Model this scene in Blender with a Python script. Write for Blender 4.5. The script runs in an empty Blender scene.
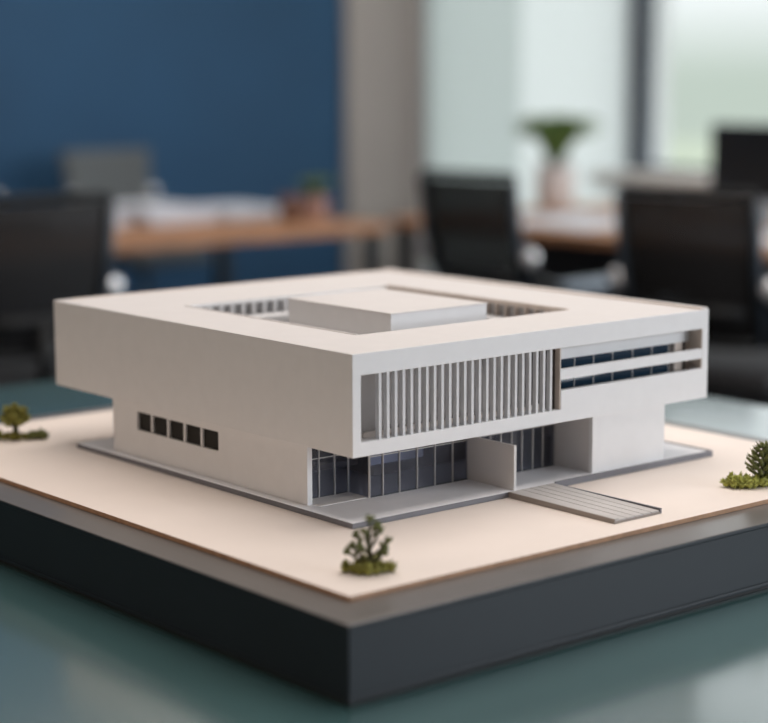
import bpy, bmesh, math, random
from mathutils import Vector, Matrix, noise
R = math.radians
PI = math.pi
C = bpy.context.scene.collection
S = 1.3                       # architectural model scale -> metres
Z0 = 0.8409                   # height of the site board's top
W, D = 0.5362, 0.5861         # upper storey footprint
ZB, ZT = 0.0711, 0.1761       # underside / roof of the upper storey
HB = -0.0776                  # table top, in model units
rnd = random.Random(7)

# ------------------------------------------------------------------ materials
def mat(name, col, rough=.5, metal=0., spec=.5, bump=0., scale=60., var=0., coat=0., detail=4., stretch=None):
    m = bpy.data.materials.new(name); m.use_nodes = True
    nt = m.node_tree; b = nt.nodes['Principled BSDF']
    b.inputs['Roughness'].default_value = rough
    b.inputs['Metallic'].default_value = metal
    b.inputs['Specular IOR Level'].default_value = spec
    b.inputs['Coat Weight'].default_value = coat; b.inputs['Coat Roughness'].default_value = .16; b.inputs['Coat IOR'].default_value = 2.3
    tc = nt.nodes.new('ShaderNodeTexCoord'); mp = nt.nodes.new('ShaderNodeMapping')
    nt.links.new(tc.outputs['Object'], mp.inputs['Vector'])
    if stretch: mp.inputs['Scale'].default_value = stretch
    n = nt.nodes.new('ShaderNodeTexNoise'); n.inputs['Scale'].default_value = scale; n.inputs['Detail'].default_value = detail
    nt.links.new(mp.outputs['Vector'], n.inputs['Vector'])
    cr = nt.nodes.new('ShaderNodeValToRGB')
    cr.color_ramp.elements[0].position = .3; cr.color_ramp.elements[1].position = .7
    cr.color_ramp.elements[0].color = (*[c*(1-var) for c in col], 1)
    cr.color_ramp.elements[1].color = (*[min(1, c*(1+var)) for c in col], 1)
    nt.links.new(n.outputs['Fac'], cr.inputs['Fac'])
    nt.links.new(cr.outputs['Color'], b.inputs['Base Color'])
    if bump:
        bp = nt.nodes.new('ShaderNodeBump'); bp.inputs['Strength'].default_value = bump; bp.inputs['Distance'].default_value = .001
        nt.links.new(n.outputs['Fac'], bp.inputs['Height']); nt.links.new(bp.outputs['Normal'], b.inputs['Normal'])
    return m

def see_through(name, tint, amount, rough=.02, base=(.02, .02, .025)):
    """dark tinted glass / mesh fabric: part transparent, part glossy surface"""
    m = bpy.data.materials.new(name); m.use_nodes = True
    nt = m.node_tree; b = nt.nodes['Principled BSDF']; out = nt.nodes['Material Output']
    b.inputs['Base Color'].default_value = (*base, 1); b.inputs['Roughness'].default_value = rough
    t = nt.nodes.new('ShaderNodeBsdfTransparent'); t.inputs['Color'].default_value = (*tint, 1)
    mx = nt.nodes.new('ShaderNodeMixShader'); mx.inputs['Fac'].default_value = amount
    nt.links.new(b.outputs[0], mx.inputs[1]); nt.links.new(t.outputs[0], mx.inputs[2])
    nt.links.new(mx.outputs[0], out.inputs['Surface'])
    return m

M = dict(
    white=mat('model_white', (.79, .79, .795), .55, var=.015, scale=40, bump=.04),
    roof=mat('model_roof_cream', (.68, .65, .635), .55, var=.015, scale=30, bump=.04),
    tan=mat('model_tan', (.60, .52, .46), .6, var=.03, scale=50),
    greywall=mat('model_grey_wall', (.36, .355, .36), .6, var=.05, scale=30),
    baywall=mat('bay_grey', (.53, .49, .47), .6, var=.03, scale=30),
    fin=mat('louvre_grey_white', (.68, .68, .69), .5, var=.02, scale=30),
    plinth=mat('plinth_grey', (.86, .86, .88), .55, var=.03, scale=30),
    plinth_edge=mat('plinth_edge_grey', (.17, .17, .19), .6, var=.05),
    boardtop=mat('site_board_cream', (.79, .70, .635), .6, var=.02, scale=8, bump=.05),
    boardedge=mat('site_board_edge', (.42, .25, .15), .7, var=.15, scale=90),
    base=mat('base_dark_satin', (.014, .021, .027), .45, var=.06, scale=6, spec=.22),
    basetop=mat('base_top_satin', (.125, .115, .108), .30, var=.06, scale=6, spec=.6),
    foot=mat('base_foot_black', (.008, .008, .009), .6),
    table=mat('table_teal', (.058, .132, .136), .25, var=.08, scale=2.5, spec=.8, coat=1.),
    darkglass=mat('navy_glass', (.010, .028, .050), .06, spec=.6),
    blackglass=mat('black_glass', (.022, .020, .017), .5, spec=.15),
    glass=see_through('tinted_glass', (.85, .87, .93), .74, .05, (.13, .135, .16)),
    mull=mat('mullion_light', (.62, .60, .58), .5),
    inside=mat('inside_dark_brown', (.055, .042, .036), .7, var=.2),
    insideblue=mat('inside_blue_grey', (.74, .80, .98), .6),
    insidefloor=mat('inside_floor', (.75, .72, .70), .5),
    ramp=mat('ramp_board', (.50, .475, .46), .6, var=.04, scale=40),
    rampedge=mat('ramp_edge', (.27, .235, .21), .6),
    line=mat('groove_grey', (.21, .20, .20), .7),
    leafd=mat('foliage_dark', (.13, .145, .042), .8, var=.45, scale=260),
    leafm=mat('foliage_olive', (.22, .21, .040), .8, var=.45, scale=260),
    leafy=mat('foliage_yellow_green', (.33, .34, .07), .8, var=.4, scale=260),
    stem=mat('stem_brown_green', (.085, .080, .035), .8, var=.3, scale=200),
    bluewall=mat('paint_navy', (.014, .070, .155), .7, var=.10, scale=1.2),
    cream=mat('paint_cream', (.40, .35, .325), .8, var=.02, scale=2),
    wallwhite=mat('paint_white', (.75, .77, .78), .8, var=.02, scale=2),
    wallgrey=mat('paint_grey', (.30, .29, .28), .8, var=.02, scale=2),
    ceiling=mat('ceiling_white', (.48, .48, .48), .9, var=.02),
    carpet=mat('carpet_charcoal', (.028, .028, .032), .95, var=.3, scale=200, bump=.3),
    wood=mat('desk_wood', (.50, .25, .125), .55, var=.18, scale=6, stretch=(1, 12, 12)),
    woodedge=mat('desk_edge', (.42, .20, .10), .5, var=.2, scale=6),
    steel=mat('steel_dark', (.05, .055, .06), .45, metal=.3),
    frame=mat('window_frame_grey', (.13, .16, .19), .5),
    plastic=mat('chair_plastic_black', (.008, .009, .010), .5, spec=.3),
    bluegrey=mat('chair_frame_blue_grey', (.035, .048, .065), .3),
    pad=mat('arm_pad_grey', (.16, .20, .25), .28),
    seatfab=mat('seat_fabric_black', (.016, .016, .018), .9, var=.3, scale=150),
    mesh=see_through('chair_mesh', (.95, .95, .95), 0.16, .8, (.007, .007, .008)),
    chrome=mat('knob_polished', (.82, .83, .85), .25, metal=.6),
    greyfab=mat('grey_fabric', (.115, .125, .13), .9, var=.15, scale=90),
    lightfab=mat('light_grey_fabric', (.30, .34, .37), .9, var=.1, scale=90),
    paper=mat('paper_white', (.78, .80, .86), .7, var=.02),
    terracotta=mat('pot_pink', (.42, .26, .22), .6),
    cup=mat('cup_brown', (.14, .06, .035), .4),
    vase=mat('vase_blush', (.62, .56, .54), .45),
    leafoffice=mat('leaf_office', (.13, .22, .055), .5, var=.35, scale=12),
    leafoffice2=mat('leaf_small', (.16, .24, .09), .5, var=.35, scale=12),
    soil=mat('soil', (.04, .03, .02), .9),
    screen=mat('screen_black', (.010, .012, .014), .35),
    sill=mat('sill_board', (.82, .79, .74), .5, var=.03),
    lawn=mat('lawn_pale', (.44, .50, .38), .9, var=.08, scale=.3),
    facade=mat('far_building', (.50, .54, .56), .9, var=.05, scale=.2),
    fartree=mat('far_tree', (.40, .49, .31), .9, var=.15, scale=.8),
    farwin=mat('far_window', (.38, .43, .46), .3),
)
# translucent roller shade
ms = bpy.data.materials.new('roller_shade'); ms.use_nodes = True
nt = ms.node_tree; b = nt.nodes['Principled BSDF']; b.inputs['Base Color'].default_value = (.80, .84, .86, 1); b.inputs['Roughness'].default_value = .9
tr = nt.nodes.new('ShaderNodeBsdfTranslucent'); tr.inputs['Color'].default_value = (.93, .97, .99, 1)
mx = nt.nodes.new('ShaderNodeMixShader'); mx.inputs['Fac'].default_value = .90
nt.links.new(b.outputs[0], mx.inputs[1]); nt.links.new(tr.outputs[0], mx.inputs[2]); nt.links.new(mx.outputs[0], nt.nodes['Material Output'].inputs['Surface'])
M['shade'] = ms; tr.inputs['Color'].default_value = (.87, .87, .91, 1)
ms2 = ms.copy(); ms2.name = 'roller_shade_bright'; M['shade_bright'] = ms2
for m_, c_ in ((ms, (.77, .80, .81)), (ms2, (.94, .955, .975))):
    for n_ in m_.node_tree.nodes:
        if n_.type == 'BSDF_TRANSLUCENT': n_.inputs['Color'].default_value = (*c_, 1)
# clear window glass
mg = bpy.data.materials.new('clear_pane'); mg.use_nodes = True
nt = mg.node_tree; g = nt.nodes.new('ShaderNodeBsdfGlossy'); g.inputs['Roughness'].default_value = .02
t = nt.nodes.new('ShaderNodeBsdfTransparent'); mx = nt.nodes.new('ShaderNodeMixShader'); mx.inputs['Fac'].default_value = .06
nt.links.new(t.outputs[0], mx.inputs[1]); nt.links.new(g.outputs[0], mx.inputs[2]); nt.links.new(mx.outputs[0], nt.nodes['Material Output'].inputs['Surface'])
M['pane'] = mg

# ------------------------------------------------------------------ helpers
WM = {}                                    # world matrix of every object we made
def tag(o, label=None, cat=None, group=None, kind=None):
    if label: o['label'] = label
    if cat: o['category'] = cat
    if group: o['group'] = group
    if kind: o['kind'] = kind
    return o
def thing(name, label, cat, loc=(0, 0, 0), rz=0., group=None):
    o = bpy.data.objects.new(name, None); C.objects.link(o); o.empty_display_size = .05
    o.location = loc; o.rotation_euler = (0, 0, rz)
    WM[o.name] = Matrix.Translation(loc) @ Matrix.Rotation(rz, 4, 'Z')
    return tag(o, label, cat, group)
def obj(name, bm, m, parent=None, origin=None, smooth=False, bevel=0., mats=None):
    """bm is in world coordinates; links it as one mesh object"""
    me = bpy.data.meshes.new(name)
    bmesh.ops.recalc_face_normals(bm, faces=bm.faces[:])
    if parent is not None:
        bm.transform(WM[parent.name].inverted())
    elif origin is not None:
        bm.transform(Matrix.Translation(-Vector(origin)))
    bm.to_mesh(me); bm.free()
    for x in (mats or [m]): me.materials.append(x)
    if smooth:
        for p in me.polygons: p.use_smooth = True
    o = bpy.data.objects.new(name, me); C.objects.link(o)
    if parent is not None:
        o.parent = parent; WM[o.name] = WM[parent.name].copy()
    else:
        o.location = origin or (0, 0, 0); WM[o.name] = Matrix.Translation(o.location)
    if bevel:
        md = o.modifiers.new('bevel', 'BEVEL'); md.width = bevel; md.segments = 2; md.limit_method = 'ANGLE'; md.angle_limit = R(40)
    return o
def B(): return bmesh.new()
def box(bm, x0, x1, y0, y1, z0, z1):
    r = bmesh.ops.create_cube(bm, size=1)
    for v in r['verts']:
        v.co = Vector((x0+(v.co.x+.5)*(x1-x0), y0+(v.co.y+.5)*(y1-y0), z0+(v.co.z+.5)*(z1-z0)))
    return r['verts']
def mbox(bm, x0, x1, y0, y1, z0, z1):      # same in model units
    return box(bm, x0*S, x1*S, y0*S, y1*S, Z0+z0*S, Z0+z1*S)
def P(x, y, z): return Vector((x*S, y*S, Z0+z*S))
def tube(bm, pts, rad, seg=8, cap=True):
    pts = [Vector(p) for p in pts]
    rs = rad if isinstance(rad, (list, tuple)) else [rad]*len(pts)
    rings = []
    for i, p in enumerate(pts):
        d = (pts[min(i+1, len(pts)-1)] - pts[max(i-1, 0)]).normalized()
        a = Vector((0, 0, 1)) if abs(d.z) < .9 else Vector((1, 0, 0))
        u = d.cross(a).normalized(); w = d.cross(u)
        rings.append([bm.verts.new(p + (u*math.cos(2*PI*k/seg) + w*math.sin(2*PI*k/seg))*rs[i]) for k in range(seg)])
    for a, c in zip(rings, rings[1:]):
        for k in range(seg):
            bm.faces.new((a[k], a[(k+1) % seg], c[(k+1) % seg], c[k]))
    if cap:
        bm.faces.new(rings[0][::-1]); bm.faces.new(rings[-1])
def lathe(bm, cx, cy, prof, seg=28):
    rings = []
    for r, z in prof:
        rings.append([bm.verts.new((cx+r*math.cos(2*PI*k/seg), cy+r*math.sin(2*PI*k/seg), z)) for k in range(seg)])
    for a, c in zip(rings, rings[1:]):
        for k in range(seg):
            bm.faces.new((a[k], a[(k+1) % seg], c[(k+1) % seg], c[k]))
    bm.faces.new(rings[0][::-1]); bm.faces.new(rings[-1])
def blob(bm, c, r, sub=2, amp=.25, freq=1., sq=(1, 1, 1), rot=None):
    v = bmesh.ops.create_icosphere(bm, subdivisions=sub, radius=1)['verts']
    for q in v:
        n = q.co.copy(); k = 1 + amp*noise.noise(n*2.2*freq + Vector(c)*90)
        p = Vector((n.x*sq[0], n.y*sq[1], n.z*sq[2]))*r*k
        if rot is not None: p = rot @ p
        q.co = Vector(c) + p
def rbox(bm, x0, x1, y0, y1, z0, z1, r):
    n0 = set(bm.verts); es = set(bm.edges)
    vs = box(bm, x0, x1, y0, y1, z0, z1)
    new = [e for e in bm.edges if e not in es]
    bmesh.ops.bevel(bm, geom=new, offset=r, segments=3, affect='EDGES', profile=.5)
def boolean(bm_main, bm_cut):
    a = bpy.data.meshes.new('a'); bmesh.ops.recalc_face_normals(bm_main, faces=bm_main.faces[:]); bm_main.to_mesh(a)
    c = bpy.data.meshes.new('c'); bmesh.ops.recalc_face_normals(bm_cut, faces=bm_cut.faces[:]); bm_cut.to_mesh(c)
    oa = bpy.data.objects.new('a', a); oc = bpy.data.objects.new('c', c); C.objects.link(oa); C.objects.link(oc)
    md = oa.modifiers.new('b', 'BOOLEAN'); md.operation = 'DIFFERENCE'; md.object = oc; md.solver = 'EXACT'; md.use_self = True
    bpy.context.view_layer.update()
    dg = bpy.context.evaluated_depsgraph_get(); ev = oa.evaluated_get(dg); me = ev.to_mesh()
    r = bmesh.new(); r.from_mesh(me); ev.to_mesh_clear()
    bpy.data.objects.remove(oa); bpy.data.objects.remove(oc); bpy.data.meshes.remove(a); bpy.data.meshes.remove(c)
    bm_main.free(); bm_cut.free()
    bmesh.ops.remove_doubles(r, verts=r.verts[:], dist=1e-6)
    return r
def copy_tree(o, parent=None):
    c = o.copy(); C.objects.link(c)
    if parent is not None: c.parent = parent
    for ch in list(o.children): copy_tree(ch, c)
    return c

# ================================================================== THE ARCHITECTURAL MODEL
# ---- display base
GX0, GX1, GY0, GY1 = -.2002, .696, -.2423, .78
br = thing('display_base', 'thick dark grey display base under the cream site board', 'base', P(.25, .27, HB))
b_ = B(); mbox(b_, GX0+.006, GX1-.006, GY0+.006, GY1-.006, HB+.0003, HB+.006); obj('foot_strip', b_, M['foot'], br)
b_ = B(); mbox(b_, GX0, GX1, GY0, GY1, HB+.0045, HB+.0095); obj('lower_lip', b_, M['base'], br, bevel=.0018)
b_ = B(); mbox(b_, GX0+.0012, GX1-.0012, GY0+.0012, GY1-.0012, HB+.009, -.0100); obj('body', b_, M['base'], br, bevel=.001)
b_ = B(); mbox(b_, GX0, GX1, GY0, GY1, -.0105, -.005)
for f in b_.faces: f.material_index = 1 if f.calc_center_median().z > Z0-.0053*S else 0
obj('top_plate', b_, M['base'], br, bevel=.0022, mats=[M['base'], M['basetop']])

# ---- site board
BX0, BX1, BY0, BY1 = -.156, .652, -.1888, .728
b_ = B(); mbox(b_, BX0, BX1, BY0, BY1, -.005, 0)
b_.faces.ensure_lookup_table()
for f in b_.faces: f.material_index = 0 if f.calc_center_median().z > Z0-.001 else 1
tag(obj('site_board', b_, None, origin=P(.25, .27, -.005), bevel=.0006, mats=[M['boardtop'], M['boardedge']]),
    'flat cream site board with brown edge lying on the dark base', 'board')

# ---- building
bd = thing('architectural_model', 'white flat-roofed building model with louvred upper storey and square courtyard', 'model', P(.25, .27, 0))
def mp(name, m, *boxes, parent=bd, bevel=0., label=None):
    q = B()
    for x in boxes: mbox(q, *x)
    o = obj(name, q, m if not isinstance(m, str) else M[m], parent, bevel=bevel*S)
    if label: o['label'] = label
    return o
ZP = .006
# plinth slab (grey side, light top)
q = B(); mbox(q, -.004, .5420, -.004, .5330, .0002, ZP)
for f in q.faces: f.material_index = 0 if f.calc_center_median().z > Z0+(ZP-.0005)*S else 1
pl = obj('plinth_slab', q, None, bd, bevel=.0004, mats=[M['plinth'], M['plinth_edge']])
# ramp with long boards
rx0, rx1, ry0 = .2115, .2790, -.1580
rm = B()
def rampquad(bm, x0, x1, y0, y1, dz0, th0, th1):
    vs = mbox(bm, x0, x1, y0, y1, .0002, .005)
    for v in vs:
        t_ = (v.co.y - y0*S)/((y1-y0)*S)
        if v.co.z > Z0+.002*S: v.co.z = Z0+(th0+(th1-th0)*t_)*S
rampquad(rm, rx0, rx0+.006, ry0, -.0042, 0, .0050, .0064); ramp = obj('entrance_ramp', rm, M['ramp'], bd)
n = 5
q = B()
for k in range(n):
    a = rx0+.0065+k*(rx1-rx0-.0065)/n
    rampquad(q, a, a+(rx1-rx0-.0065)/n-.0011, ry0, -.0042, 0, .0036, .0062)
obj('ramp_board', q, M['ramp'], ramp)
q = B(); rampquad(q, rx0+.006, rx1, ry0+.0003, -.0045, 0, .0026, .0052); obj('ramp_underlay', q, M['line'], ramp)
q = B(); rampquad(q, rx0-.0012, rx0+.0001, ry0-.0012, -.0042, 0, .0047, .0061); rampquad(q, rx0, rx1, ry0-.0012, ry0, 0, .0022, .0022); obj('ramp_edge', q, M['rampedge'], ramp)
mp('ramp_curb', 'plinth_edge', (rx1, rx1+.0022, ry0-.001, .004, .0002, .0056))
mp('plinth_curb', 'plinth_edge', (rx1+.0022, .5430, -.0052, -.0028, .0002, .0072), (.5405, .5428, -.0028, .534, .0002, .0072))

# ground floor solid walls
WX0, WX1 = .0095, .466
wy0, wy1 = .0875, .4690
q = B(); mbox(q, WX0, WX0+.0062, wy0, wy1, ZP, ZB+.0005)
cut = B(); mbox(cut, WX0-.01, WX0+.0035, .2490, .4155, .0380, .0600)
lw = obj('side_wall', boolean(q, cut), M['white'], bd)
q = B(); mbox(q, WX0+.0034, WX0+.0036, .2490, .4155, .0380, .0600)
wb = obj('window_strip', q, M['blackglass'], lw)
for y in (.2833, .3175, .3513, .3853):
    q = B(); mbox(q, WX0+.0008, WX0+.0035, y-.0018, y+.0018, .0380, .0600); obj('mullion', q, M['white'], lw)
mp('rear_wall', 'white', (WX0+.0062, WX1, wy1-.006, wy1, ZP, ZB+.0005))
mp('end_wall', 'white', (WX1-.006, WX1, .0035, wy1-.006, ZP, ZB+.0005))
mp('front_wall', 'white', (.3462, WX1, .0030, .0085, ZP, ZB+.0005), bevel=.0003)
mp('entry_wall', 'roof', (.3478, .3540, .0085, .0700, ZP, ZB+.0005))  # cream instead of white: warm light bounced off the board, put into the colour
mp('partition_wall', 'roof', (.2203, .2243, -.0018, .0760, ZP, .0552), bevel=.0003, label='thin free-standing white fin wall beside the ramp')  # same cream, carrying the warm bounced light in its colour
# interior seen through the ground floor glass
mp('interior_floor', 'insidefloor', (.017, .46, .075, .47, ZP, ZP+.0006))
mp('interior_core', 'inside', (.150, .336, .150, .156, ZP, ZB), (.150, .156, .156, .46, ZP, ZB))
mp('reflection_panel', 'insideblue', (.120, .195, .118, .121, .028, .062))  # blue panel added to imitate bluish reflections in the glass
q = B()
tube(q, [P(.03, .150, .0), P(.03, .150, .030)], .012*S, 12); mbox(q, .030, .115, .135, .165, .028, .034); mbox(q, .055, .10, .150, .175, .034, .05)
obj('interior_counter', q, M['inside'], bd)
# glass walls: pane sheet + mullions
def glass_wall(x0, x1, y, xs, ztr, th=.0006):
    q = B(); mbox(q, x0, x1, y, y+.0010, ZP, ZB); g = obj('glass_wall', q, M['glass'], bd)
    for x in xs:
        q = B(); mbox(q, x-th/2*1.1, x+th/2*1.1, y-.0016, y+.0016, ZP, ZB); obj('mullion', q, M['mull'], g)
    q = B(); mbox(q, x0, x1, y-.0007, y+.0015, ztr-.0004, ztr+.0004); obj('transom', q, M['mull'], g)
    q = B(); mbox(q, x0, x1, y-.0007, y+.0015, ZP, ZP+.0008); obj('bottom_rail', q, M['steel'], g)
glass_wall(.0157, .0800, .108, (.0400, .0610), .0487)
glass_wall(.0800, .2203, .0725, (.0800, .0985, .1215, .1465, .1720, .1980), .0500)
q = B(); mbox(q, .0796, .0805, .0735, .108, ZP, ZB); g = obj('glass_return', q, M['glass'], bd)
q = B(); mbox(q, .0790, .0805, .1065, .1085, ZP, ZB); obj('mullion', q, M['mull'], g)
glass_wall(.2243, .3478, .0630, (.2450, .2615, .2780, .2940, .3110, .3270, .3460), .0540)

# upper storey shell: box with cavity, courtyard hole and facade openings
q = B(); mbox(q, 0, W, 0, D, ZB, ZT)
cut = B()
mbox(cut, .0085, W-.0085, .0080, D-.0085, .0790, ZT-.0045)
mbox(cut, .088, .410, .104, .434, ZT-.02, ZT+.05)
up = boolean(q, cut)
cut = B(); mbox(cut, .0110, .2925, -.02, .02, .0856, .1537); up = boolean(up, cut)
cut = B(); mbox(cut, .2900, .5258, -.02, .0201, .1067, .1537); up = boolean(up, cut)
for f in up.faces:
    f.material_index = 1 if (f.normal.z > .9 and f.calc_center_median().z > Z0+(ZT-.001)*S) else 0
ush = obj('upper_storey', up, None, bd, bevel=.0008, mats=[M['white'], M['roof']])
# parapet rims
mp('roof_rim', 'tan', (W-.0110, W-.0085, .004, D-.0085, ZT-.0002, ZT+.0020), (.02, W-.0110, D-.0105, D-.0085, ZT-.0002, ZT+.0018), parent=ush)
mp('roof_edge', 'roof', (W-.0085, W-.0002, .0015, D-.0002, ZT-.0002, ZT+.0020), parent=ush, bevel=.0003)
mp('courtyard_rim', 'roof', (.0912, .0935, .106, .434, ZT-.0045, ZT+.0003), (.0875, .0935, .106, .434, ZT-.0043, ZT-.0025), parent=ush)
mp('courtyard_rim', 'tan', (.4070, .4098, .104, .434, ZT-.0045, ZT+.0010), parent=ush)
# courtyard
ct = mp('courtyard_floor', 'greywall', (.080, .418, .096, .442, ZT-.0560, ZT-.0540))
mp('courtyard_sill', 'white', (.090, .408, .412, .446, ZT-.0260, ZT-.0200), (.388, .4200, .104, .412, ZT-.0260, ZT-.0200), parent=ct)
mp('courtyard_wall', 'white', (.0920, .408, .434, .437, ZT-.054, ZT-.026), (.408, .411, .104, .434, ZT-.054, ZT-.026), (.0850, .088, .104, .434, ZT-.054, ZT-.0045), (.0850, .411, .1010, .104, ZT-.054, ZT-.0045), parent=ct)
mp('courtyard_glass', 'greywall', (.088, .4150, .442, .4440, ZT-.0205, ZT-.0046), (.4180, .4200, .104, .442, ZT-.0205, ZT-.0046), parent=ct)
k = 0
for i in range(20):
    x = .098 + i*.0162
    if x < .408: mp('courtyard_fin', 'fin', (x-.0022, x+.0022, .4360, .4420, ZT-.0202, ZT-.0046), parent=ct)
for i in range(20):
    y = .112 + i*.0172
    if y < .434: mp('courtyard_fin', 'tan', (.4120, .4180, y-.0013, y+.0013, ZT-.0202, ZT-.0046), parent=ct)
ph = mp('roof_box', 'white', (.180, .325, .155, .345, ZT-.0540, ZT+.0088))
q = B(); mbox(q, .1792, .3258, .1542, .3458, ZT+.0088, ZT+.0103); obj('roof_box_lid', q, M['roof'], ph, bevel=.0004)
# louvre bay
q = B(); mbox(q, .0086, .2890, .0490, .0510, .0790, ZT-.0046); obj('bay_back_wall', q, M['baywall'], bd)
q = B(); mbox(q, .0086, .2890, .0082, .0490, .0790, .0850); obj('bay_floor', q, M['roof'], bd)
q = B(); mbox(q, .0300, .2890, .0200, .0225, .0850, .0905); obj('bay_rail', q, M['tan'], bd)
for i in range(24):
    x = .0375 + i*(.2792-.0375)/23
    mp('louvre', 'fin', (x-.0017, x+.0017, .0022, .0078, .0856, .1537))
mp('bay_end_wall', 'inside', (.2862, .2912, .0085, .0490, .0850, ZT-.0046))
mp('divider_wall', 'tan', (.2912, .2928, .0008, .0490, .0850, ZT-.0046))  # tan colour carries the shade on the side face of the opening
# window bay at the right of the facade
mp('facade_band', 'white', (.2915, .5258, .0003, .0060, .1186, .1301), bevel=.0003)
mp('window_header', 'white', (.2925, .5277, .0195, .0230, .1372, ZT-.0046))
mp('window_apron', 'white', (.2925, .5277, .0202, .0230, .0790, .1025))
wg = mp('window_pane', 'darkglass', (.2925, .4920, .0212, .0222, .1020, .1375))
for x in (.3040, .3343, .3648, .3958, .4291, .4615, .4908):
    mp('mullion', 'mull', (x-.0004, x+.0004, .0205, .0215, .1020, .1375), parent=wg)
mp('bay_post', 'inside', (.4920, .5000, .0200, .0225, .1020, .1375), (.5150, .5190, .0200, .0225, .1020, .1375))
mp('bay_panel', 'tan', (.5000, .5150, .0210, .0220, .1020, .1375))
mp('bay_reveal', 'tan', (.5190, .5277, .0205, .0225, .1020, .1375), (.5249, .5262, .0006, .0205, .1068, .1536))  # tan sheet over the reveal, colouring in its warm interreflected light

# ---- miniature trees and shrubs
def leaf(bm, a, d, L, wd, th=.35):
    """a small pointed fleshy leaf from a along d"""
    d = Vector(d).normalized(); up_ = Vector((0, 0, 1)) if abs(d.z) < .95 else Vector((1, 0, 0))
    s = d.cross(up_).normalized(); n = s.cross(d)
    rings = []
    for t_, w_ in ((0, .45), (.35, 1.), (.7, .85), (1., .15)):
        c = Vector(a) + d*L*t_
        rings.append([bm.verts.new(c + s*wd*w_*math.cos(2*PI*k/6) + n*wd*th*w_*math.sin(2*PI*k/6)) for k in range(6)])
    for r0, r1 in zip(rings, rings[1:]):
        for k in range(6): bm.faces.new((r0[k], r0[(k+1) % 6], r1[(k+1) % 6], r1[k]))
    bm.faces.new(rings[0][::-1]); bm.faces.new(rings[-1])
def rdir(zmin=-.2):
    while True:
        v = Vector((rnd.uniform(-1, 1), rnd.uniform(-1, 1), rnd.uniform(zmin, 1)))
        if .1 < v.length < 1: return v.normalized()
cr = Vector((.7687, -.6396, 0))             # across the view: the sprigs are roughly flat
cf = Vector((.6396, .7687, 0))
def clump(bm, c, r, nl, L, wd):
    blob(bm, c, r*.75, 2, .5, 2.)
    for i in range(nl):
        d = rdir(-.1); leaf(bm, Vector(c)+d*r*.45, d, L*rnd.uniform(.7, 1.2), wd)
# front tree
o_ = P(-.0935, -.1395, 0)
t = thing('miniature_tree', 'sparse open miniature tree near the front corner of the site board', 'miniature tree', o_, 0, 'miniature trees on the site board')
q = B(); tube(q, [o_, o_+Vector((.001, 0, .020)), o_+Vector((-.001, .0, .042)), o_+Vector((.001, 0, .060))], [.0040, .0032, .0022, .0012], 8)
arms = [(-.020, .030, .016), (-.027, .026, .0), (-.016, .044, .012), (.018, .028, .008), (.023, .040, -.004), (.013, .050, .012), (-.006, .052, -.010), (.019, .027, -.014), (.001, .066, 0), (-.012, .034, -.016), (.009, .058, -.004)]
for ax_, az, ay in arms:
    e_ = o_+cr*ax_+cf*ay*.6+Vector((0, 0, az)); s_ = o_+Vector((0, 0, max(.010, az-.022)))
    tube(q, [s_, (s_+e_)/2+Vector((0, 0, -.002)), e_], [.0022, .0017, .0012], 6)
obj('trunk', q, M['stem'], t, smooth=True)
q = B()
for ax_, az, ay in arms:
    e_ = o_+cr*ax_+cf*ay*.6+Vector((0, 0, az))
    clump(q, e_, .0052, 14, .0050, .0022)
    clump(q, e_*.6+(o_+Vector((0, 0, max(.016, az-.012))))*.4, .0028, 7, .0036, .0014)
obj('foliage', q, M['leafd'], t, smooth=True)
def moss(name, label, pts, mt, group='moss shrubs on the site board', L=.006, nl=16):
    c0 = sum((Vector(p[:3]) for p in pts), Vector())/len(pts); c0.z = Z0
    q = B()
    for x, y, z, r in pts:
        clump(q, (x, y, z), r, nl, L, .0022)
    o = obj(name, q, mt, origin=tuple(c0), smooth=True)
    return tag(o, label, 'miniature shrub', group)
def ptsrow(o, items): return [tuple(o+cr*a+cf*c_+Vector((0, 0, r*.75))) + (r,) for a, c_, r in items]
moss('miniature_shrub', 'low yellow-green moss shrub around the foot of the front tree', ptsrow(o_, [(-.028, .004, .0080), (-.019, -.002, .0070), (-.010, -.008, .0095), (-.001, -.010, .0100), (.008, -.007, .0085), (.017, 0, .0070), (.026, .003, .0080), (-.006, .008, .0125), (.004, .008, .0125), (.013, .008, .0075), (-.014, .009, .008)]), M['leafm'])
# right tree: fir-like sprig with upswept needles
o_ = P(.4625, -.1435, 0)
t = thing('miniature_tree', 'dark feathery miniature fir tree at the right edge of the site board', 'miniature tree', o_, 0, 'miniature trees on the site board')
q = B(); tube(q, [o_, o_+Vector((0, 0, .03)), o_+Vector((0, 0, .058))], [.0034, .0026, .0012], 8); obj('trunk', q, M['stem'], t, smooth=True)
q = B()
for lv in range(7):
    z = .014+lv*.0070; n = 7
    for k in range(n):
        a = 2*PI*(k+.5*(lv % 2))/n
        d = cr*math.cos(a)+cf*math.sin(a)*.7
        L = (.024, .025, .024, .021, .017, .013, .009)[lv]
        s_ = o_+Vector((0, 0, z)); e_ = s_+d*L+Vector((0, 0, L*.50))
        tube(q, [s_, (s_+e_)/2-Vector((0, 0, .0015)), e_], [.0014, .0024, .0018], 6)
        for j in range(4):
            pz = s_.lerp(e_, .4+.17*j)
            leaf(q, pz, d+Vector((0, 0, 1.2))+cr*rnd.uniform(-.6, .6), .0055, .0014)
leaf(q, o_+Vector((0, 0, .054)), (0, 0, 1), .009, .0022)
obj('foliage', q, M['leafd'], t, smooth=True)
moss('miniature_shrub', 'low light green shrub at the foot of the miniature fir tree', ptsrow(o_, [(-.010, -.004, .0085), (0, -.008, .0090), (.010, -.004, .0095), (.018, 0, .0105), (.026, .004, .009), (-.004, .006, .0100), (.012, .010, .012)]), M['leafy'])
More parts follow.
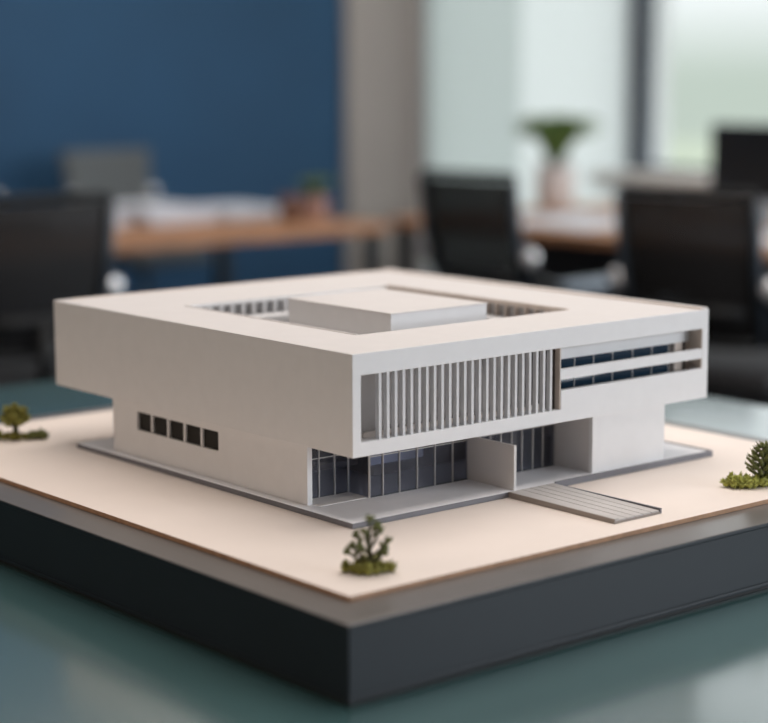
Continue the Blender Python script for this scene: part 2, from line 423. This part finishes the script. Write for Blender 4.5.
o2 = P(.4385, -.1350, 0)
moss('miniature_shrub', 'cluster of round pale green succulent-like shrubs left of the miniature fir tree', ptsrow(o2, [(-.021, .001, .0082), (-.012, -.006, .0090), (-.002, -.006, .0085), (.008, -.007, .0095), (.017, -.004, .0090), (-.014, .006, .0110), (-.004, .007, .0120), (.008, .006, .0100), (.020, .005, .008)]), M['leafy'], L=.0085, nl=20)
# left tree: round crown
o_ = P(-.0365, .6270, 0)
t = thing('miniature_tree', 'round-crowned miniature tree at the far left of the site board', 'miniature tree', o_, 0, 'miniature trees on the site board')
q = B(); tube(q, [o_, o_+Vector((.001, 0, .014)), o_+Vector((-.001, 0, .030))], [.0075, .0050, .0035], 8)
for k in range(6):
    a = k*PI/3; tube(q, [o_+Vector((0, 0, .018)), o_+Vector((math.cos(a)*.012, math.sin(a)*.012, .034))], [.003, .0018], 6)
obj('trunk', q, M['stem'], t, smooth=True)
q = B()
for a_, c_, z in [(-.017, 0, .034), (-.013, .006, .046), (0, 0, .052), (.013, 0, .047), (.017, 0, .036), (0, -.010, .040), (0, .010, .038), (-.009, -.009, .030), (.010, -.008, .031)]:
    clump(q, o_+cr*a_+cf*c_+Vector((0, 0, z)), .0098, 24, .0062, .0028)
obj('foliage', q, M['leafm'], t, smooth=True)
moss('miniature_shrub', 'low moss shrub around the round-crowned miniature tree', ptsrow(o_, [(-.036, 0, .0085), (-.027, 0, .0100), (-.016, -.003, .0085), (-.004, -.006, .0090), (.006, -.005, .0080), (.016, 0, .0070)]), M['leafm'])
moss('miniature_shrub', 'small dark moss shrub right of the round-crowned miniature tree', ptsrow(o_, [(.026, 0, .0095), (.034, .001, .0085), (.041, .003, .0115), (.047, .002, .0080)]), M['leafd'])

# ================================================================== THE TABLE
TX0, TX1, TY0, TY1 = -.98, 1.551, -1.05, 1.828
tb = thing('meeting_table', 'large glossy teal table carrying the display base', 'table', ((TX0+TX1)/2, (TY0+TY1)/2, 0))
q = B(); box(q, TX0, TX1, TY0, TY1, .705, .740); obj('tabletop', q, M['table'], tb, bevel=.003)
for x in (TX0+.09, TX1-.09):
    for y in (TY0+.09, TY1-.09):
        q = B(); box(q, x-.03, x+.03, y-.03, y+.03, 0, .705); obj('leg', q, M['steel'], tb, bevel=.004)
for y in (TY0+.08, TY1-.10):
    q = B(); box(q, TX0+.12, TX1-.12, y, y+.02, .63, .705); obj('apron', q, M['steel'], tb)

# ================================================================== ROOM
RX0, RX1, RY0, RY1, RZ = -4.5, 6.30, -5.5, 7.2, 3.9
def struct(name, bm, m, **k): return tag(obj(name, bm, M[m], **k), kind='structure')
q = B(); box(q, RX0-.2, RX1+.2, RY0-.2, RY1+.2, -.1, 0); struct('floor', q, 'carpet')
q = B(); box(q, RX0-.2, RX1+.2, RY0-.2, RY1+.2, RZ, RZ+.1); struct('ceiling', q, 'ceiling')
q = B(); box(q, RX0, RX1+.2, RY1, RY1+.2, 0, RZ); struct('wall_back', q, 'bluewall')
q = B(); box(q, 5.72, RX1, RY1-.04, RY1, 0, RZ); struct('trim_1', q, 'cream')
q = B(); box(q, RX0-.2, RX0, RY0-.2, RY1+.2, 0, RZ); struct('wall_left', q, 'wallgrey')
q = B(); box(q, RX0, RX1+.2, RY0-.2, RY0, 0, RZ); struct('wall_front', q, 'wallgrey')
# right wall with two windows (shaded one near the corner, clear ones further along)
q = B(); box(q, RX1, RX1+.2, RY0, RY1, 0, RZ); 
cut = B(); box(cut, RX1-.1, RX1+.3, 5.34, 7.09, .12, 3.80); full = boolean(q, cut)
cut = B(); box(cut, RX1-.1, RX1+.3, 2.6, 5.23, .88, 3.80); full = boolean(full, cut)
cut = B(); box(cut, RX1-.1, RX1+.3, -1.2, 2.3, .88, 3.80); full = boolean(full, cut)
struct('wall_right', full, 'wallwhite')
def window(n, y0, y1, divs, zb=.88):
    q = B()
    x0, x1 = RX1+.006, RX1+.045; w_ = .03
    box(q, x0, x1, y0, y0+w_, zb, 3.80); box(q, x0, x1, y1-w_, y1, zb, 3.80); box(q, x0, x1, y0+w_, y1-w_, zb, zb+w_); box(q, x0, x1, y0+w_, y1-w_, 3.80-w_, 3.80)
    for d in divs: box(q, x0, x1, d-.025, d+.025, zb+w_, 3.80-w_)
    f = struct('window_%d' % n, q, 'frame')
    q = B(); box(q, x0+.015, x0+.021, y0+w_, y1-w_, zb+w_, 3.80-w_); o = obj('pane', q, M['pane'], f)
    return f
w1 = window(1, 5.34, 7.09, (), .12); w2 = window(2, 2.6, 5.23, (3.4,)); window(3, -1.2, 2.3, (.5,))
for y0, y1 in ((6.222, 7.09), (5.335, 6.220)):
    q = B(); box(q, RX1-.012, RX1-.008, y0, y1, .0, 3.82); sh = tag(obj('roller_shade', q, M['shade' if y0 > 6.2 else 'shade_bright'], origin=(RX1-.01, (y0+y1)/2, 0)), 'white translucent roller shade over the window beside the cream column' if y0 > 6.2 else 'brighter white translucent roller shade behind the potted plant', 'window shade', 'roller shades over the window')
    # the headrail
    q = B(); tube(q, [(RX1-.03, y0, 3.85), (RX1-.03, y1, 3.85)], .025, 12); obj('roller_tube', q, M['ceiling'], sh, smooth=True)
q = B(); box(q, RX1-.02, RX1+.04, 5.235, 5.325, .0, RZ); struct('trim_2', q, 'frame')
q = B(); box(q, 6.00, RX1, 2.2, 5.36, .795, .875); struct('trim_3', q, 'sill', bevel=.006)
q = B(); box(q, 6.05, RX1, 2.25, 5.22, 0, .795); struct('trim_4', q, 'wallwhite')
q = B(); box(q, RX0, 5.72, RY1-.012, RY1, 0, .09); struct('baseboard_back', q, 'wallwhite')

# outdoors: lawn, hill, distant block and trees, colours paled to imitate haze
q = B(); box(q, RX1+.4, 90, -60, 90, -3.2, -3.0); struct('ground', q, 'lawn')
fb = thing('far_building', 'pale grey building far outside the window', 'building', (52, 31, -3))
q = B(); box(q, 46, 58, 27.5, 33.5, -3, 3.2); obj('wall', q, M['facade'], fb)
q = B(); box(q, 45.8, 58.2, 27.2, 33.8, 3.2, 3.5); obj('roof', q, M['ceiling'], fb)
for j in range(2):
    for i in range(4):
        q = B(); box(q, 45.93, 46.0, 28.1+i*1.35, 28.9+i*1.35, -1.6+j*2.4, -.2+j*2.4); obj('window', q, M['farwin'], fb)
for x, y, h, lb in ((40, 26.5, 4.2, 'pale green broad tree outside, left of the far building'), (38, 20.5, 3.9, 'pale green round tree outside, in line with the monitor'), (45, 22.3, 4.6, 'taller pale green tree outside between two lower trees')):
    t = thing('distant_tree', lb, 'tree', (x, y, -3), 0, 'trees outside the window')
    q = B(); tube(q, [(x, y, -3), (x, y, -3+h*.5)], [.25, .15], 8); obj('trunk', q, M['stem'], t)
    q = B()
    for k in range(7): blob(q, (x+rnd.uniform(-1.2, 1.2), y+rnd.uniform(-1.5, 1.5), -3+h*rnd.uniform(.45, .8)), rnd.uniform(.9, 1.3), 2, .4)
    obj('crown', q, M['fartree'], t, smooth=True)

# ================================================================== OFFICE FURNITURE
def desk(name_label, x0, x1, y0, y1, inset=.06):
    d = thing('office_desk', name_label, 'desk', ((x0+x1)/2, (y0+y1)/2, 0), 0, 'wooden office desks')
    q = B(); box(q, x0, x1, y0, y1, .700, .740)
    for f in q.faces: f.material_index = 0 if f.calc_center_median().z > .73 else 1
    obj('desktop', q, None, d, bevel=.003, mats=[M['wood'], M['woodedge']])
    for x in (x0+inset, x1-inset):
        for y in (y0+inset, y1-inset):
            q = B(); box(q, x-.03, x+.03, y-.03, y+.03, 0, .700); obj('leg', q, M['steel'], d)
    q = B(); box(q, x0+.1, x1-.1, (y0+y1)/2-.02, (y0+y1)/2+.02, .64, .70); obj('crossbar', q, M['steel'], d)
    return d
desk('long wooden desk with papers in front of the navy wall', 1.5, 3.98, 4.68, 6.0)
wd_ = desk('wooden desk with glaring top by the window, behind the two black chairs', 4.20, 5.80, 1.6, 4.96)
q = B(); box(q, 4.55, 4.57, 1.70, 4.42, .10, .70); obj('underdesk_shade_panel', q, M['steel'], wd_)  # dark sheet added to stand in for the shade under the desk

def make_chair(label, back='mesh', seatm='seatfab', frame='bluegrey', group=None, wide=1., tall=.47):
    t = thing('office_chair', label, 'chair', (0, 0, 0), 0, group)
    # seat
    q = B(); rbox(q, -.25, .25, -.22, .26, .44, .52, .03); obj('seat', q, M[seatm], t, smooth=True)
    # curved leaning backrest, built as a swept panel
    def bpnt(u, v):                            # u across -1..1, v up 0..1
        wd = (.205+.028*v)*wide
        return Vector((u*wd, -.235-.10*v-.02*math.sin(v*PI)+.035*(u*u), .60+tall*v))
    q = B(); nu, nv = 10, 10
    def panel(q, th, u0, u1, v0, v1, off=0.):
        g0 = [[q.verts.new(bpnt(u0+(u1-u0)*i/nu, v0+(v1-v0)*j/nv)+Vector((0, off, 0))) for i in range(nu+1)] for j in range(nv+1)]
        g1 = [[q.verts.new(bpnt(u0+(u1-u0)*i/nu, v0+(v1-v0)*j/nv)+Vector((0, off-th, 0))) for i in range(nu+1)] for j in range(nv+1)]
        for j in range(nv):
            for i in range(nu):
                q.faces.new((g0[j][i], g0[j][i+1], g0[j+1][i+1], g0[j+1][i])); q.faces.new((g1[j][i], g1[j+1][i], g1[j+1][i+1], g1[j][i+1]))
        for i in range(nu):
            q.faces.new((g0[0][i], g1[0][i], g1[0][i+1], g0[0][i+1])); q.faces.new((g0[nv][i], g0[nv][i+1], g1[nv][i+1], g1[nv][i]))
        for j in range(nv):
            q.faces.new((g0[j][0], g0[j+1][0], g1[j+1][0], g1[j][0])); q.faces.new((g0[j][nu], g1[j][nu], g1[j+1][nu], g0[j+1][nu]))
    if back == 'mesh': panel(q, .003, -.93, .93, .03, .96)
    else: panel(q, .05, -1, 1, 0, 1)
    bk = obj('backrest', q, M['mesh'] if back == 'mesh' else M[back], t, smooth=True)
    if back == 'mesh':
        q = B(); loop = []
        for i in range(11): loop.append(bpnt(-.97+1.94*i/10, 0))
        for j in range(1, 11): loop.append(bpnt(.97, j/10))
        for i in range(1, 11): loop.append(bpnt(.97-1.94*i/10, 1.))
        for j in range(1, 10): loop.append(bpnt(-.97, 1-j/10))
        loop.append(loop[0]); loop.append(loop[1])
        tube(q, loop, .014, 8, cap=False); obj('backrest_frame', q, M['plastic'], t, smooth=True)
        for s_ in (1, -1):
            q = B(); tube(q, [bpnt(s_*1.06, .02)+Vector((0, -.01, 0)), bpnt(s_*1.06, .5)+Vector((0, -.012, 0)), bpnt(s_*1.02, .97)+Vector((0, -.01, 0))], [.012, .018, .012], 8)
            obj('side_rail', q, M[frame], t, smooth=True)
        q = B()
        g = [bpnt(u, .22)+Vector((0, -.012, 0)) for u in (-.85, -.4, 0, .4, .85)]
        tube(q, g, .02, 8); obj('lumbar_bar', q, M['plastic'], t, smooth=True)
    q = B(); tube(q, [(0, -.05, .42), (0, -.24, .44), (0, -.31, .56), (0, -.30, .70)], [.03, .03, .028, .02], 10); obj('back_support', q, M['plastic'], t, smooth=True)
    for s in (-1, 1):
        q = B(); tube(q, [(s*.20, -.02, .43), (s*.285, -.02, .45), (s*.290, -.03, .56), (s*.285, -.03, .66)], .016, 8)
        tube(q, [(s*.285, -.08, .66), (s*.262, -.20, .70), (s*.245, -.26, .76)], .016, 8)
        ar = obj('armrest', q, M['plastic'], t, smooth=True)
        q = B(); rbox(q, s*.285-.042, s*.285+.042, -.13, .15, .655, .69, .014); obj('arm_pad', q, M['pad'], ar, smooth=True)
        q = B(); blob(q, (s*.262, -.255, .785), .036, 3, 0., 1., (1, .8, 1)); obj('knob', q, M['chrome'], ar, smooth=True)
    q = B(); lathe(q, 0, 0, [(.035, .10), (.035, .25), (.022, .251), (.022, .42), (.09, .421), (.09, .44)]); obj('gas_column', q, M['steel'], t)
    for k in range(5):
        a = 2*PI*k/5+.3; d = Vector((math.cos(a), math.sin(a), 0))
        q = B(); tube(q, [Vector((0, 0, .12)), d*.16+Vector((0, 0, .105)), d*.30+Vector((0, 0, .075))], [.03, .022, .014], 8); lg = obj('base_arm', q, M['plastic'], t, smooth=True)
        q = B(); n_ = d.cross(Vector((0, 0, 1)))
        for s in (-1, 1):
            c_ = d*.30+Vector((0, 0, .030))+n_*s*.014
            tube(q, [c_-n_*.009, c_+n_*.009], .0295, 12)
        obj('caster', q, M['plastic'], lg)
    return t
def place(t, x, y, deg, label, group=None):
    t.location = (x, y, 0); t.rotation_euler = (0, 0, R(deg-90)); t['label'] = label
    if group: t['group'] = group
proto = make_chair('black mesh office chair', group='black mesh office chairs')
c1 = copy_tree(proto); c2 = copy_tree(proto)
place(proto, 1.213, 3.26, 90, 'black mesh office chair at the left edge, facing the long desk')
place(c1, 3.27, 3.05, 2, 'black mesh office chair in the middle, near the potted plant')
place(c2, 3.10, 1.94, 12, 'black mesh office chair at the right, in front of the monitor')
gc = make_chair('grey upholstered office chair', back='greyfab', seatm='greyfab', wide=1.2, tall=.42)
place(gc, 3.76, 6.43, -85, 'grey upholstered office chair behind the papers, against the navy wall')
lc = make_chair('light grey office chair', back='lightfab', seatm='lightfab', tall=.41)
place(lc, 2.88, 6.50, -82, 'light grey office chair cut off by the left edge, beside the navy wall')

# papers on the long desk
stack_labels = ['left low stack of white papers on the long desk', 'right low stack of white papers on the long desk', 'tallest stack of white papers in the middle of the long desk']
for (x, y, rz, n), lb in zip([(2.80, 5.62, 1.60, 12), (3.73, 5.56, 1.55, 9), (3.27, 5.60, 1.58, 15)], stack_labels):
    q = B()
    for k in range(n):
        vs = box(q, -.27, .27, -.19, .19, .7405+k*.0045, .7405+k*.0045+.0040)
        m_ = Matrix.Translation((x+rnd.uniform(-.012, .012), y+rnd.uniform(-.012, .012), 0)) @ Matrix.Rotation(rz+rnd.uniform(-.06, .06), 4, 'Z')
        for v in vs: v.co = m_ @ v.co
    tag(obj('paper_stack', q, M['paper'], origin=(x, y, .7405)), lb, 'papers', 'paper stacks on the long desk')

def plant(name, label, x, y, z, prof, potm, leafm, n, L, wd, spread):
    t = thing(name, label, 'plant', (x, y, z))
    q = B(); lathe(q, x, y, [(r, z+h) for r, h in prof]); obj('pot', q, M[potm], t, smooth=True)
    top = z+max(h for _, h in prof)
    rt = prof[-1][0]
    q = B(); lathe(q, x, y, [(rt*.85, top-.012), (rt*.85, top+.002)]); obj('soil', q, M['soil'], t)
    q = B()
    for i in range(n):
        a = rnd.uniform(0, 2*PI); e = rnd.uniform(.15, 1.)*spread; l = L*rnd.uniform(.7, 1.1)
        d = Vector((math.cos(a), math.sin(a), 0)); p0 = Vector((x, y, top))+d*rt*.3
        pts = [p0, p0+d*l*.25*e+Vector((0, 0, l*.45)), p0+d*l*.62*e+Vector((0, 0, l*.80)), p0+d*l*1.0*e+Vector((0, 0, l*(.95-.35*e)))]
        s_ = d.cross(Vector((0, 0, 1)))
        ws = (.25, .9, 1., .1); rings = [[q.verts.new(p+s_*wd*w_), q.verts.new(p+Vector((0, 0, wd*.25))), q.verts.new(p-s_*wd*w_), q.verts.new(p-Vector((0, 0, wd*.12)))] for p, w_ in zip(pts, ws)]
        for r0, r1 in zip(rings, rings[1:]):
            for k in range(4): q.faces.new((r0[k], r0[(k+1) % 4], r1[(k+1) % 4], r1[k]))
        q.faces.new(rings[0][::-1]); q.faces.new(rings[-1])
    obj('foliage', q, M[leafm], t, smooth=True)
    return t
plant('potted_plant', 'bushy green plant in a tall blush vase on the window desk', 5.15, 4.78, .740,
      [(.070, 0), (.090, .01), (.100, .10), (.092, .18), (.100, .225)], 'vase', 'leafoffice', 170, .27, .021, .85)
plant('potted_plant', 'small green plant in a pink pot on the long desk', 3.85, 5.08, .740,
      [(.050, 0), (.062, .01), (.070, .10), (.072, .11)], 'terracotta', 'leafoffice2', 60, .10, .010, .9)
q = B(); lathe(q, 3.69, 5.06, [(.042, .7405), (.050, .745), (.052, .86), (.046, .86), (.044, .76)]); tag(obj('pen_cup', q, M['cup'], origin=(3.69, 5.06, .7405), smooth=True), 'dark brown cup beside the small plant on the long desk', 'cup')

# monitor, keyboard, papers and glare sheets on the window desk
mo = thing('computer_monitor', 'black computer monitor on the window desk at the right edge', 'monitor', (5.15, 3.47, .740))
q = B(); rbox(q, 5.13, 5.17, 3.17, 3.76, .855, 1.19, .006); obj('screen_housing', q, M['screen'], mo)
q = B(); box(q, 5.127, 5.1295, 3.185, 3.745, .87, 1.175); obj('screen', q, M['screen'], mo)
q = B(); tube(q, [(5.20, 3.47, .75), (5.20, 3.47, 1.0)], .022, 10); box(q, 5.165, 5.205, 3.43, 3.51, .97, 1.05); obj('stand', q, M['lightfab'], mo)
q = B(); rbox(q, 5.08, 5.30, 3.32, 3.62, .7402, .752, .005); obj('stand_base', q, M['lightfab'], mo)
for (x, y, rz, sx, sy, lb) in [(4.60, 3.15, .1, .18, .30, 'white sheets of paper on the window desk in front of the monitor'), (4.72, 4.16, .0, .33, .33, 'large white sheets imitating glare on the window desk in front of the vase')]:  # the larger sheets are added to imitate window glare on the wood
    q = B()
    for k in range(3):
        vs = box(q, -sx, sx, -sy, sy, .7405+k*.002, .7405+k*.002+.0018)
        m_ = Matrix.Translation((x+rnd.uniform(-.03, .03), y+rnd.uniform(-.03, .03), 0)) @ Matrix.Rotation(rz+rnd.uniform(-.06, .06), 4, 'Z')
        for v in vs: v.co = m_ @ v.co
    tag(obj('paper_and_glare_sheets', q, M['paper'], origin=(x, y, .7405)), lb, 'papers')

# ================================================================== LIGHT
def area(name, loc, target, sx, sy, power, col):
    l = bpy.data.lights.new(name, 'AREA'); l.shape = 'RECTANGLE'; l.size = sx; l.size_y = sy; l.energy = power; l.color = col
    o = bpy.data.objects.new(name, l); C.objects.link(o); o.location = loc
    o.rotation_euler = (Vector(target)-Vector(loc)).to_track_quat('-Z', 'Y').to_euler()
    return o
area('window_light', (3.4, -4.6, 1.9), (.5, .3, .9), 3.5, 1.8, 180, (.91, .945, 1.0))
area('ceiling_light', (1.0, .6, 3.8), (.8, .6, 0), 2.8, 2.8, 104, (1.0, .91, .85))
area('ceiling_light_far', (3.2, 5.4, 3.8), (3.4, 6.6, 0), 2.6, 1.0, 46, (1.0, .95, .90))
area('side_fill', (-4.2, .6, 2.4), (.2, .3, .9), 2.5, 1.6, 33, (1.0, .77, .60))  # added warm fill standing in for light bounced around the room
area('window_light_right', (6.2, .6, 1.9), (3.5, 2.2, .8), 3.0, 1.8, 95, (.92, .97, 1.0))

w = bpy.data.worlds.new('World'); bpy.context.scene.world = w; w.use_nodes = True
nt = w.node_tree; bg = nt.nodes['Background']
tc = nt.nodes.new('ShaderNodeTexCoord'); sp = nt.nodes.new('ShaderNodeSeparateXYZ'); cr_ = nt.nodes.new('ShaderNodeValToRGB'); mr = nt.nodes.new('ShaderNodeMapRange')
mr.inputs['From Min'].default_value = -.2; mr.inputs['From Max'].default_value = .4
nt.links.new(tc.outputs['Generated'], sp.inputs[0]); nt.links.new(sp.outputs['Z'], mr.inputs['Value']); nt.links.new(mr.outputs[0], cr_.inputs['Fac']); nt.links.new(cr_.outputs['Color'], bg.inputs['Color'])
e = cr_.color_ramp.elements; e[0].position = .0; e[0].color = (.36, .41, .36, 1); e[1].position = 1.; e[1].color = (.95, .98, 1., 1)
x = e.new(.33); x.color = (.36, .42, .37, 1); x = e.new(.40); x.color = (.62, .66, .66, 1)
bg.inputs['Strength'].default_value = 1.7

# ================================================================== CAMERA
cam = bpy.data.cameras.new('camera'); co = bpy.data.objects.new('camera', cam); C.objects.link(co)
pitch, yaw, roll = .15564, R(50.2694), -.0037
f = Vector((math.cos(pitch)*math.cos(yaw), math.cos(pitch)*math.sin(yaw), -math.sin(pitch)))
r = f.cross(Vector((0, 0, 1))).normalized(); u = r.cross(f)
r2 = r*math.cos(roll)+u*math.sin(roll); u2 = -r*math.sin(roll)+u*math.cos(roll)
mt = Matrix((r2, u2, -f)).transposed().to_4x4(); mt.translation = P(-1.12918, -1.40778, .45222)
co.matrix_world = mt
cam.sensor_width = 36; cam.sensor_fit = 'HORIZONTAL'; cam.lens = 36*1847.12/768
cam.dof.use_dof = True; cam.dof.focus_distance = 2.52; cam.dof.aperture_fstop = 1.8
cam.clip_start = .05; cam.clip_end = 300
sc = bpy.context.scene; sc.camera = co
sc.view_settings.view_transform = 'Standard'; sc.view_settings.look = 'None'; sc.view_settings.exposure = 0; sc.view_settings.gamma = 1
